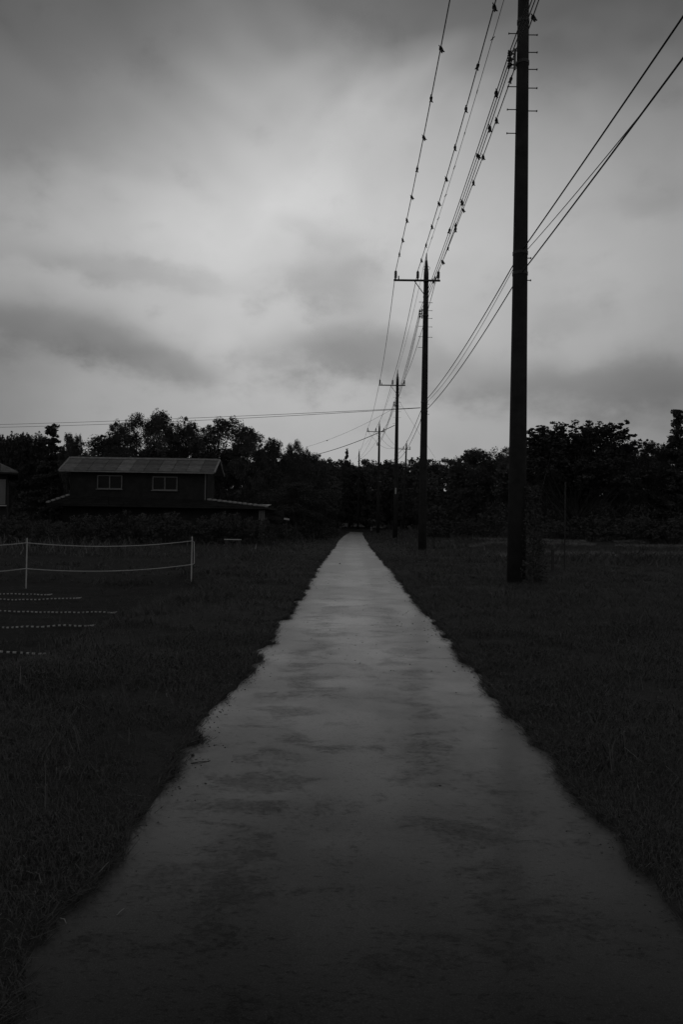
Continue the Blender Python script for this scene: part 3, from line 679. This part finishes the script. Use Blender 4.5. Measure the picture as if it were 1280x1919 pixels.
for z, r_, lab, cl in ((7.95, .015, 'upper thick telephone cable sloping from the upper right past the poles', ((2, [.035]),)), (7.42, .015, 'lower thick telephone cable sloping from the upper right past the poles', ((2, [.06]),)),):
    sup = [(PX[0]+.45, -13.5, z+.1)]+[(PX[i]+.02, POLE[i].y+rad(z)+.12, z) for i in range(4)]
    wire(lab, sup, (.22, .3, .55, .7), r_, cl, SPL, 'telephone_cable', 'cable', GT)
lowc = span((PX[0]+.45, -13.5, 7.52), (PX[0]+.02, POLE[0].y+rad(7.42)+.12, 7.42), .22, 50)
sup = [lowc[38], (PX[0]+.02, POLE[0].y+rad(7.8)+.16, 7.86), (PX[1]+.02, POLE[1].y+.34, 7.85)]
wire('thin telephone wire joining the two thick cables right of the nearest pole', sup, (.04, .45), .008, (), None, 'telephone_cable', 'cable', GT)
# service drops
a = at(789, 764, 38.8)
for dz_, lab in ((0, 'upper thin wire crossing the sky to the left from the second pole'), (-.16, 'lower thin wire crossing the sky to the left from the second pole')):
    e_ = at(-150, 799, 54); wire(lab, [(PX[1]-.2, 38.8, a.z+dz_*.1), (e_.x, 54, e_.z+dz_)], (.12-dz_*.6,), .012, (), None, 'service_wire', 'wire', 'wires leaving the poles to the left')
a = at(738, 797, 68); e_ = at(588, 853, 84); wire('thick service cable slanting down left from the third pole into the trees', [(PX[2]-.2, 68, a.z), e_], (.25,), .03, (), None, 'service_wire', 'wire', 'wires leaving the poles to the left')
a = at(738, 764, 68); e_ = at(572, 838, 82); wire('thin service wire with a small splice slanting left above the thick cable', [(PX[2]-.2, 68, a.z), e_], (.35,), .011, ((0, [.72]),), SPL, 'service_wire', 'wire', 'wires leaving the poles to the left')
a = at(747, 752, 68); e_ = at(816, 858, 92); wire('thin stay wire slanting down right from the third pole', [(PX[2]+.2, 68, a.z), e_], (.1,), .011, (), None, 'service_wire', 'wire')
q5 = Vector((p5.x, 125, 0))
for q, lab in zip(PHASE, ('left line from the fourth pole to the leaning far pole', 'middle line from the fourth pole to the leaning far pole', 'right line from the fourth pole to the leaning far pole')):
    wire(lab, [(PX[3]+q, ytop(3), ARM_Z+.1), (p5.x+q+.38, 124.8, ARM_Z+.4)], (1.2,), .014, (), None, 'power_line', 'power line', 'lines to the leaning far pole')

# ------------------------------------------------------------------ houses
def roof_panel_mesh(w, run, rise, courses=8):
    """one strip of roof: overlapping courses of tiles, each course a proud step; slope up +Y"""
    mb = MB(); L_ = math.hypot(run, rise); s_ = math.atan2(rise, run); c = L_/courses
    for i in range(courses):
        y = (i+.5)*c; mb.box((0, y*math.cos(s_), y*math.sin(s_)+.02), (w-.03, c*1.12, .035), rx=s_-.05)
    return mb.build('roof_panel', 'tile', mesh_only=True)
def window(parent, c, w, h, depth=.06):
    o = MB(); t_ = .055
    o.box((0, 0, h/2-t_/2), (w, depth, t_)); o.box((0, 0, -h/2+t_/2), (w, depth, t_)); 
    for sx_ in (-1, 1): o.box((sx_*(w/2-t_/2), 0, 0), (t_, depth, h-2*t_))
    o.box((.0, -.004, 0), (.06, depth-.01, h-2*t_))
    win = o.build('window', 'alu', parent); win.location = c
    for sx_ in (-1, 1):
        p = MB(); p.box((sx_*(w/4-.01), .012+.008*sx_, 0), (w/2-t_-.04, .012, h-2*t_)); p.build('pane', 'glass', win)
    s_ = MB(); s_.box((0, -.05, -h/2-.035), (w+.12, .16, .05)); s_.build('sill', 'alu', win)
    return win
e0 = at(110.5, 879, 50.8); e1 = at(400, 887, 50.8); rg = at(260, 860, 52.7)
hx0, hx1 = e0.x, e1.x; eave = (e0.z+e1.z)/2; ridge = rg.z; hw_ = hx1-hx0
H = empty('house', ((hx0+hx1)/2, 51.4, 0), 'two storey house with striped tiled roof and two pale framed upstairs windows', 'house', 'houses on the left')
mb = MB(); wl = hw_/2-.55; zc = eave-.02
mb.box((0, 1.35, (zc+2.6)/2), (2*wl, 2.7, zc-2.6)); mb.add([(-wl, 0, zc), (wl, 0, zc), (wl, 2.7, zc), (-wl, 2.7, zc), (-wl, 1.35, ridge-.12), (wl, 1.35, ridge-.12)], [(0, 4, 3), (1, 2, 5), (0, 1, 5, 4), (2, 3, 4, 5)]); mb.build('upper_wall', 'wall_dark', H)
roof = MB(); roof.box((0, 1.35, ridge+.03), (hw_+.1, .22, .12)); rf = roof.build('roof', 'tile_cap', H)
rp = roof_panel_mesh(hw_/11, 1.95, ridge-eave); 
for i in range(11):
    x_ = -hw_/2+hw_/11*(i+.5); o = link('roof_panel', rp, rf, (x_, -.6, eave-.02+.006*(i % 2)))
    o = link('roof_panel', rp, rf, (x_, 3.3, eave-.02+.006*(i % 2)), math.pi)
for sx_ in (-1, 1):
    mb = MB(); mb.tube([(sx_*(hw_/2+.04), -.62, eave-.02), (sx_*(hw_/2+.04), 1.35, ridge+.02)], .07, 6); mb.tube([(sx_*(hw_/2+.04), 3.32, eave-.02), (sx_*(hw_/2+.04), 1.35, ridge+.02)], .07, 6); mb.build('verge_trim', 'tile_cap', rf)
mb = MB(); mb.tube([(-hw_/2, -.66, eave-.07), (hw_/2, -.66, eave-.07)], .05, 6); mb.build('gutter', 'tile_cap', H)
hc = H.location
for px, py in ((205, 903.5), (308.5, 906)):
    c = at(px, py, 51.36); window(H, (c.x-hc.x, -.04, c.z), 1.74, .95)
mb = MB(); mb.tube([(wl-.12, -.07, eave-.1), (wl-.12, -.07, 2.7)], .04, 6); mb.build('downpipe', 'alu', H)
# lower storey with its skirt of hipped roof
lx0, lx1 = at(84, 930, 50).x-hc.x, at(502, 951, 50).x-hc.x
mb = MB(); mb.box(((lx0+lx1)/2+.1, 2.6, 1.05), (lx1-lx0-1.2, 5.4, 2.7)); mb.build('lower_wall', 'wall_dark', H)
zt, ze = at(260, 934, 51.4).z, at(500, 951, 50.2).z
mb = MB(); ya, yb = -1.3, 6.0
o_ = [(lx0, ya, ze), (lx1, ya, ze), (lx1, yb, ze), (lx0, yb, ze)]; i_ = [(-wl-.02, -.02, zt+.12), (wl+.02, -.02, zt-.05), (wl+.02, 2.75, zt-.05), (-wl-.02, 2.75, zt+.12)]
V_ = o_+i_+[(p[0], p[1], p[2]-.12) for p in o_]
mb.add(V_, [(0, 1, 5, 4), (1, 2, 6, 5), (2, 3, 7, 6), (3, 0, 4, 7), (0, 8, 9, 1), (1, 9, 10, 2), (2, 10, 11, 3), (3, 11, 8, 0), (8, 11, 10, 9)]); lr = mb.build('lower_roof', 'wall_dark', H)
for f in range(9):                                         # front slope tiles, strip by strip
    pass
for a_, b_ in ((o_[1], i_[1]), (o_[0], i_[0])):
    A_, B_ = Vector(a_), Vector(b_); n = max(5, int((B_-A_).length/.36))
    cap = MB(); d = (B_-A_)/n; cap.tube([-d*.42, -d*.1, d*.42], [.085, .10, .075], 7); cme = cap.build('ridge_tile', 'tile_cap', mesh_only=True)
    for i in range(n): link('ridge_tile', cme, lr, A_+d*(i+.5)+Vector((0, 0, .06)))
nst = 14
for i in range(nst):
    f0, f1 = i/nst, (i+1)/nst
    A0 = Vector(o_[0]).lerp(Vector(o_[1]), f0); A1 = Vector(o_[0]).lerp(Vector(o_[1]), f1-.004); B0 = Vector(i_[0]).lerp(Vector(i_[1]), f0); B1 = Vector(i_[0]).lerp(Vector(i_[1]), f1-.004)
    mb = MB(); K = 5; up = Vector((0, -.02, .05))
    for c_ in range(K):
        p0, p1, p2, p3 = A0.lerp(B0, c_/K), A1.lerp(B1, c_/K), A1.lerp(B1, (c_+1)/K), A0.lerp(B0, (c_+1)/K)
        mb.add([p0+up, p1+up, p2+up*.3, p3+up*.3, p0, p1], [(0, 1, 2, 3), (4, 5, 1, 0)])
    mb.build('roof_panel', 'wall_dark', lr)
for px in (486, 490, 494):
    c = at(px, 970, 50.6); mb = MB(); mb.box((c.x-hc.x, -.75, 1.22), (.09, .09, 2.1)); mb.build('porch_post', 'board', H)
mb = MB(); mb.box((2.2, -.14, 1.1), (1.7, .06, 2.0)); dr = mb.build('door', 'wall_dark', H); mb = MB(); mb.box((2.8, -.19, 1.05), (.04, .04, .3)); mb.build('handle', 'alu', dr)
# lean-to with a pale metal sheet roof
a0 = at(459, 944, 53); a1 = at(502, 945, 53)
A_ = empty('shed', ((a0.x+a1.x)/2, 53.4, 0), 'shed with a pale corrugated metal roof behind the right end of the house', 'shed'); w_ = a1.x-a0.x
mb = MB(); mb.box((0, .9, (a0.z-.2)/2), (w_-.3, 1.6, a0.z-.2)); mb.build('wall', 'wall_dark', A_)
mb = MB(); nn = 28; V_ = []
for j in range(2):
    for i in range(nn+1): V_.append((-w_/2+w_*i/nn, -.4+j*2.2, a0.z-.12+j*.13+.022*(i % 2)))
mb.add(V_+[(p[0], p[1], p[2]-.03) for p in V_], [(i, i+1, nn+2+i, nn+1+i) for i in range(nn)]+[(2*nn+2+i, i, i+1, 2*nn+3+i)[::-1] for i in range(nn)]); mb.build('roof', 'sheet', A_)
# left edge house: only its right corner shows
cr = at(33, 886, 44); th = R(24)
N = empty('house', (cr.x, 44, 0), 'pale walled house cut off by the left edge of the picture', 'house', 'houses on the left', th)
Wn, Dn, ev = 8.0, 6.0, cr.z
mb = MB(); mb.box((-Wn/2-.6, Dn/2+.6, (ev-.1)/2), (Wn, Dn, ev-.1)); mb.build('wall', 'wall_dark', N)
mb = MB(); x0, x1, y0, y1 = -Wn-1.2, 0, 0, Dn+1.2; rz_ = ev+1.75; ry_ = (y0+y1)/2; ins = 3.0
mb.add([(x0, y0, ev), (x1, y0, ev), (x1, y1, ev), (x0, y1, ev), (x0+ins, ry_, rz_), (x1-ins, ry_, rz_), (x0, y0, ev-.1), (x1, y0, ev-.1), (x1, y1, ev-.1), (x0, y1, ev-.1)],
       [(0, 1, 5, 4), (1, 2, 5), (2, 3, 4, 5), (3, 0, 4), (0, 6, 7, 1), (1, 7, 8, 2), (2, 8, 9, 3), (3, 9, 6, 0), (6, 9, 8, 7)]); nr_ = mb.build('roof', 'wall_dark', N)
for i in range(9):
    xa, xb = x1-i*1.0, x1-(i+1)*1.0+.03
    mb = MB(); K = 7
    for c_ in range(K):
        f0, f1 = c_/K, (c_+1)/K
        def P_(x_, f): 
            zmax = min(1.0, (x1-x_)/ins, (x_-x0)/ins); ff = f*max(zmax, .02); return Vector((x_, y0+(ry_-y0)*ff, ev+(rz_-ev)*ff))
        up = Vector((0, -.02, .045)); p0, p1, p2, p3 = P_(xa, f0), P_(xb, f0), P_(xb, f1), P_(xa, f1)
        mb.add([p0+up, p1+up, p2+up*.35, p3+up*.35, p0, p1], [(0, 3, 2, 1), (4, 0, 1, 5)])
    mb.build('roof_panel', 'tile', nr_)
for x_, w_ in ((-.95, .55), (-2.6, 1.6), (-4.6, 1.6)):
    mb = MB(); mb.box((x_, .56, ev-1.15), (w_, .05, 1.5)); mb.build('wall_board', 'board', N)
for x_ in (-1.5, -3.6):
    wd = MB(); wd.box((x_, .565, ev-1.15), (.46, .05, 1.5)); ww = wd.build('window', 'alu', N); p = MB(); p.box((x_, .53, ev-1.15), (.36, .012, 1.36)); p.build('pane', 'glass', ww)
mb = MB(); mb.box((-3.4, .35, ev-1.98), (5.6, .5, .06)); mb.build('sill', 'sheet', N)

# ------------------------------------------------------------------ rope fence and field cords on the left
def gz_(x_, y_): return float(ground_z(x_, y_))
fp = []
for px, yb, yt, lab in ((48, 1097, 1011, 'thin pale fence post near the left edge'), (358, 1090, 1008, 'thin pale fence post at the right end of the rope fence'), (-250, 1104, 1016, None)):
    Yd = {48: 15.7, 358: 17.2, -250: 14.4}[px]; b0 = at(px, yb, Yd); t0 = at(px, yt, Yd); g0 = gz_(b0.x, Yd)
    fp.append((b0.x, Yd, t0.z))
    if lab is None: continue
    r = empty('fence_post', (b0.x, Yd, g0), lab, 'fence post', 'posts of the rope fence')
    mb = MB(); mb.tube([(0, 0, -.25), (0, 0, t0.z-g0)], .014, 8); mb.build('rod', 'white', r)
    mb = MB(); mb.lathe([(.015, 0), (.016, .03), (.006, .045)], (0, 0, t0.z-g0-.01), 8); mb.build('cap', 'white', r)
    for zz in (t0.z-.075, t0.z-.62): mb = MB(); mb.tube([(-.02, -.014, zz-g0), (.02, -.014, zz-g0+.01)], .012, 6); mb.build('rope_clip', 'white', r)
for dz_, lab in ((-.07, 'upper pale rope of the fence on the left'), (-.62, 'lower pale rope of the fence on the left')):
    P3 = [(fp[2][0], fp[2][1], fp[2][2]+dz_), (fp[0][0], fp[0][1]-.02, fp[0][2]+dz_), (fp[1][0], fp[1][1]-.02, fp[1][2]+dz_)]
    pts = span(P3[0], P3[1], .07, 14)+span(P3[1], P3[2], .10, 18)[1:]
    if dz_ > -.1: e_ = Vector(P3[2]); pts += [e_+Vector((.05, 0, -.02)), e_+Vector((.06, 0, -.28)), e_+Vector((.065, 0, -.52)), e_+Vector((.01, 0, -.56))]
    off = pts[0]; mb = MB(); mb.tube([p-off for p in pts], .0105, 6)
    o = mb.build('fence_rope', 'rope', None, True); o.location = off; tag(o, lab, 'rope', 'ropes of the fence')
labs = ('farthest and faintest dashed cord across the tilled plot', 'second farthest dashed cord across the tilled plot with a frayed end', 'third dashed cord across the plot reaching farthest right', 'fourth dashed cord across the plot nearest but one', 'nearest dashed cord across the tilled plot at the left edge')
for (px, py, Yd), lab in zip(((85, 1111, 14.2), (140, 1119, 13.3), (208, 1141, 11.7), (165, 1171, 9.95), (76, 1216, 8.0)), labs):
    e_ = at(px, py, Yd); r = empty('field_cord', (e_.x, Yd, gz_(e_.x, Yd)), lab, 'cord', 'dashed cords across the plot'); n = 90
    pts = []
    for i in range(n+1):
        x_ = -i*.07; yy = .05*math.sin(i*.13+Yd)+.02*math.sin(i*.41); pts.append(Vector((x_, yy, gz_(e_.x+x_, Yd+yy)-r.location.z+.035)))
    mb = MB(); mb.tube(pts, .010, 5); mb.build('cord', 'cord', r)
    mb = MB()
    for i in range(n): mb.tube([pts[i].lerp(pts[i+1], .2), pts[i].lerp(pts[i+1], random.uniform(.6, .8))], .0115, 5)
    tag(mb.build('dashes', 'white', r), None, None, None, 'stuff')
    mb = MB(); mb.tube([pts[0], pts[0]+Vector((.05, .02, .0)), pts[0]+Vector((.09, .04, .015))], [.012, .014, .007], 5); mb.tube([pts[0], pts[0]+Vector((.09, -.04, .01))], [.01, .008], 5); mb.build('loose_end', 'white', r)
# pale plank on two blocks in front of the house
c = at(436, 1011, 40); r = empty('plank_bench', (c.x, 40, gz_(c.x, 40)), 'low pale plank resting on two blocks before the house', 'bench'); hb_ = c.z-r.location.z
mb = MB(); mb.box((0, 0, hb_), (.92, .22, .045)); mb.build('plank', 'sheet', r)
for sx_ in (-1, 1): mb = MB(); mb.box((sx_*.34, 0, hb_/2-.03), (.14, .2, hb_)); mb.build('block', 'stone', r)
c = at(537, 974, 50); r = empty('letter_box', (c.x, 50, gz_(c.x, 50)), 'small pale slanted box on a post between shrubs right of the house', 'letter box')
mb = MB(); mb.tube([(0, 0, -.1), (0, 0, c.z-r.location.z)], .03, 8); mb.build('post', 'steel', r); mb = MB(); mb.box((0, 0, c.z-r.location.z+.05), (.36, .2, .12), ry=R(8)); mb.build('box', 'sheet', r)
c = at(696, 990, 110); r = empty('marker_post', (c.x, 110, gz_(c.x, 110)), 'small white marker post right of the far end of the lane', 'marker post')
mb = MB(); mb.tube([(0, 0, -.1), (0, 0, .5)], .06, 8); mb.build('post', 'stone', r); mb = MB(); mb.lathe([(.065, .5), (.07, .95), (.03, 1.0)], seg=8); mb.build('reflector', 'white', r)
# thin stake and short stake in the right field
for px, yt, yb, Yd, lab in ((1060, 905, 1076, 22.5, 'tall thin dark stake in the grass right of the nearest pole'), (1036, 1030, 1076, 22.0, 'short thick stake between the nearest pole and the thin stake')):
    t0 = at(px, yt, Yd); g0 = gz_(t0.x, Yd); r = empty('garden_stake', (t0.x, Yd, g0), lab, 'stake'); hgt = t0.z-g0
    mb = MB(); mb.tube([(0, 0, -.2), (.01, 0, hgt*.5), (0, 0, hgt)], .022 if hgt > 1.5 else .05, 7); mb.build('rod', 'twig', r); mb = MB(); mb.lathe([(.03, hgt-.05), (.03, hgt), (.01, hgt+.02)], seg=7); mb.build('tip', 'twig', r)
# creeper climbing the foot of the nearest pole
p = POLE[0]; r = empty('creeper', (p.x+.3, p.y-.1, gz_(p.x+.3, p.y)), 'dark leafy creeper climbing the right side of the nearest pole foot', 'creeper'); n = 2600
a_ = rng.uniform(-2.2, 1.6, n); zz = 2.3*rng.random(n)**1.5; rr = .23+(.26*rng.random(n)**1.5)*(1-zz/2.6)
pts = np.stack([rr*np.cos(a_)-.12+.1, rr*np.sin(a_)*.8+.1, zz], 1)
V, T = leaf_quads(pts, .04+.045*rng.random(n)); link('foliage', mesh_mat('foliage', V, T, 'leaf_dark'), r)
mb = MB(); mb.tube([(.1, 0, -.05), (.05, -.05, .8), (.12, 0, 1.7), (.35, 0, 2.6), (.5, .05, 3.2)], [.02, .016, .012, .008, .004], 6); mb.build('stem', 'twig', r)

# ------------------------------------------------------------------ small things on the lane
def on_road(px, py):
    d = ray(px, py); t_ = -(CAM.z-.008)/d.z; return CAM+d*t_
def pebble(px, py, s_, lab):
    c = on_road(px, py); random.seed(px); mb = MB(); V_ = []; n = 7
    for i, (rr, zz) in enumerate(((.55, -.1), (1, .25), (.9, .75), (.45, 1.1))):
        V_ += [(rr*s_*math.cos(6.283*j/n)*random.uniform(.8, 1.15), rr*s_*math.sin(6.283*j/n)*random.uniform(.7, 1.0), zz*s_*.8) for j in range(n)]
    Fc = [(i*n+j, i*n+(j+1) % n, (i+1)*n+(j+1) % n, (i+1)*n+j) for i in range(3) for j in range(n)]+[tuple(3*n+j for j in range(n))]
    mb.add(V_, Fc); o = mb.build('stone', 'twig', None, True); o.location = c; o.location.z = .006; tag(o, lab, 'stone', 'stones on the lane')
pebble(825, 1475, .0125, 'dark round stone on the near right part of the lane'); pebble(637, 1057, .035, 'stone lying far up the lane near its left edge')
pebble(666, 1210, .010, 'tiny stone in the middle of the lane, halfway up'); pebble(669, 1255, .008, 'tiny stone left of the middle pair on the lane'); pebble(708, 1257, .009, 'tiny stone right of the middle pair on the lane')
pebble(867, 1250, .010, 'tiny stone near the right edge in the bright wet patch'); pebble(435, 1428, .007, 'tiny stone right of the twig'); pebble(361, 1416, .012, 'small stone on the left edge above the twig'); pebble(682, 1068, .014, 'small stone in the middle of the far lane')
c = on_road(357, 1431); e_ = on_road(392, 1427); mb = MB(); m_ = (e_-c)/2
mb.tube([(0, 0, 0), m_*.9+Vector((0, .002, .004)), e_-c], [.0028, .0025, .0018], 6); mb.tube([(e_-c)*.8, e_-c+Vector((.004, .012, .004))], .0015, 5)
o = mb.build('twig', 'twig'); o.location = c; tag(o, 'dark twig lying on the left edge of the lane', 'twig')
for p0, p1, lab in (((218, 1717), (232, 1707), 'short pale straw on the lane near the lower left'), ((112, 1737), (123, 1750), 'pale straw at the lower left grass edge'), ((184, 1650), (204, 1630), 'longer pale straw leaning over the left grass edge'), ((1222, 1630), (1212, 1640), 'pale straw on the right grass edge')):
    c = on_road(*p0); e_ = on_road(*p1); mb = MB(); mb.tube([(0, 0, 0), (e_-c)*.5+Vector((.004, 0, .008)), e_-c+Vector((0, 0, .004))], [.0012, .0015, .0008], 5)
    o = mb.build('straw', 'straw'); o.location = c+Vector((0, 0, .004 if p0[0] in (218,) else .03)); tag(o, lab, 'straw', 'loose straws by the lane')

# loose grit and crumbs of soil along the edges and in the wheel tracks (uncountable)
n = 5200; y = 1.8+rng.random(n)**1.7*20; sd = rng.random(n); e = np.abs(rng.normal(0, .09, n))
x = np.where(sd < .38, edge_l(y)+e-.02, np.where(sd < .76, edge_r(y)-e+.02, rng.uniform(-.8, 1.1, n)))
k_ = outside(x, y) < .02; x, y = x[k_], y[k_]; n = len(x); r_ = (.0015+.0045*rng.random(n)**3)*(1+.05*y)
z = .010*(1-((x-.11)/1.55)**2)+r_*.3
O = np.array([[1, 0, 0], [0, 1, 0], [-1, 0, 0], [0, -1, 0], [0, 0, .7], [0, 0, -.7]]); sh = .6+.8*rng.random((n, 6, 1))
V = (np.stack([x, y, z], 1)[:, None]+O[None]*sh*r_[:, None, None]).reshape(-1, 3)
Fo = np.array([[0, 1, 4], [1, 2, 4], [2, 3, 4], [3, 0, 4], [1, 0, 5], [2, 1, 5], [3, 2, 5], [0, 3, 5]])
T = ((np.arange(n)*6)[:, None, None]+Fo[None]).reshape(-1, 3)
tag(link('grit', mesh_mat('grit', V, T, 'stone')), 'loose grit and soil crumbs strewn along the lane edges', 'grit', None, 'stuff')
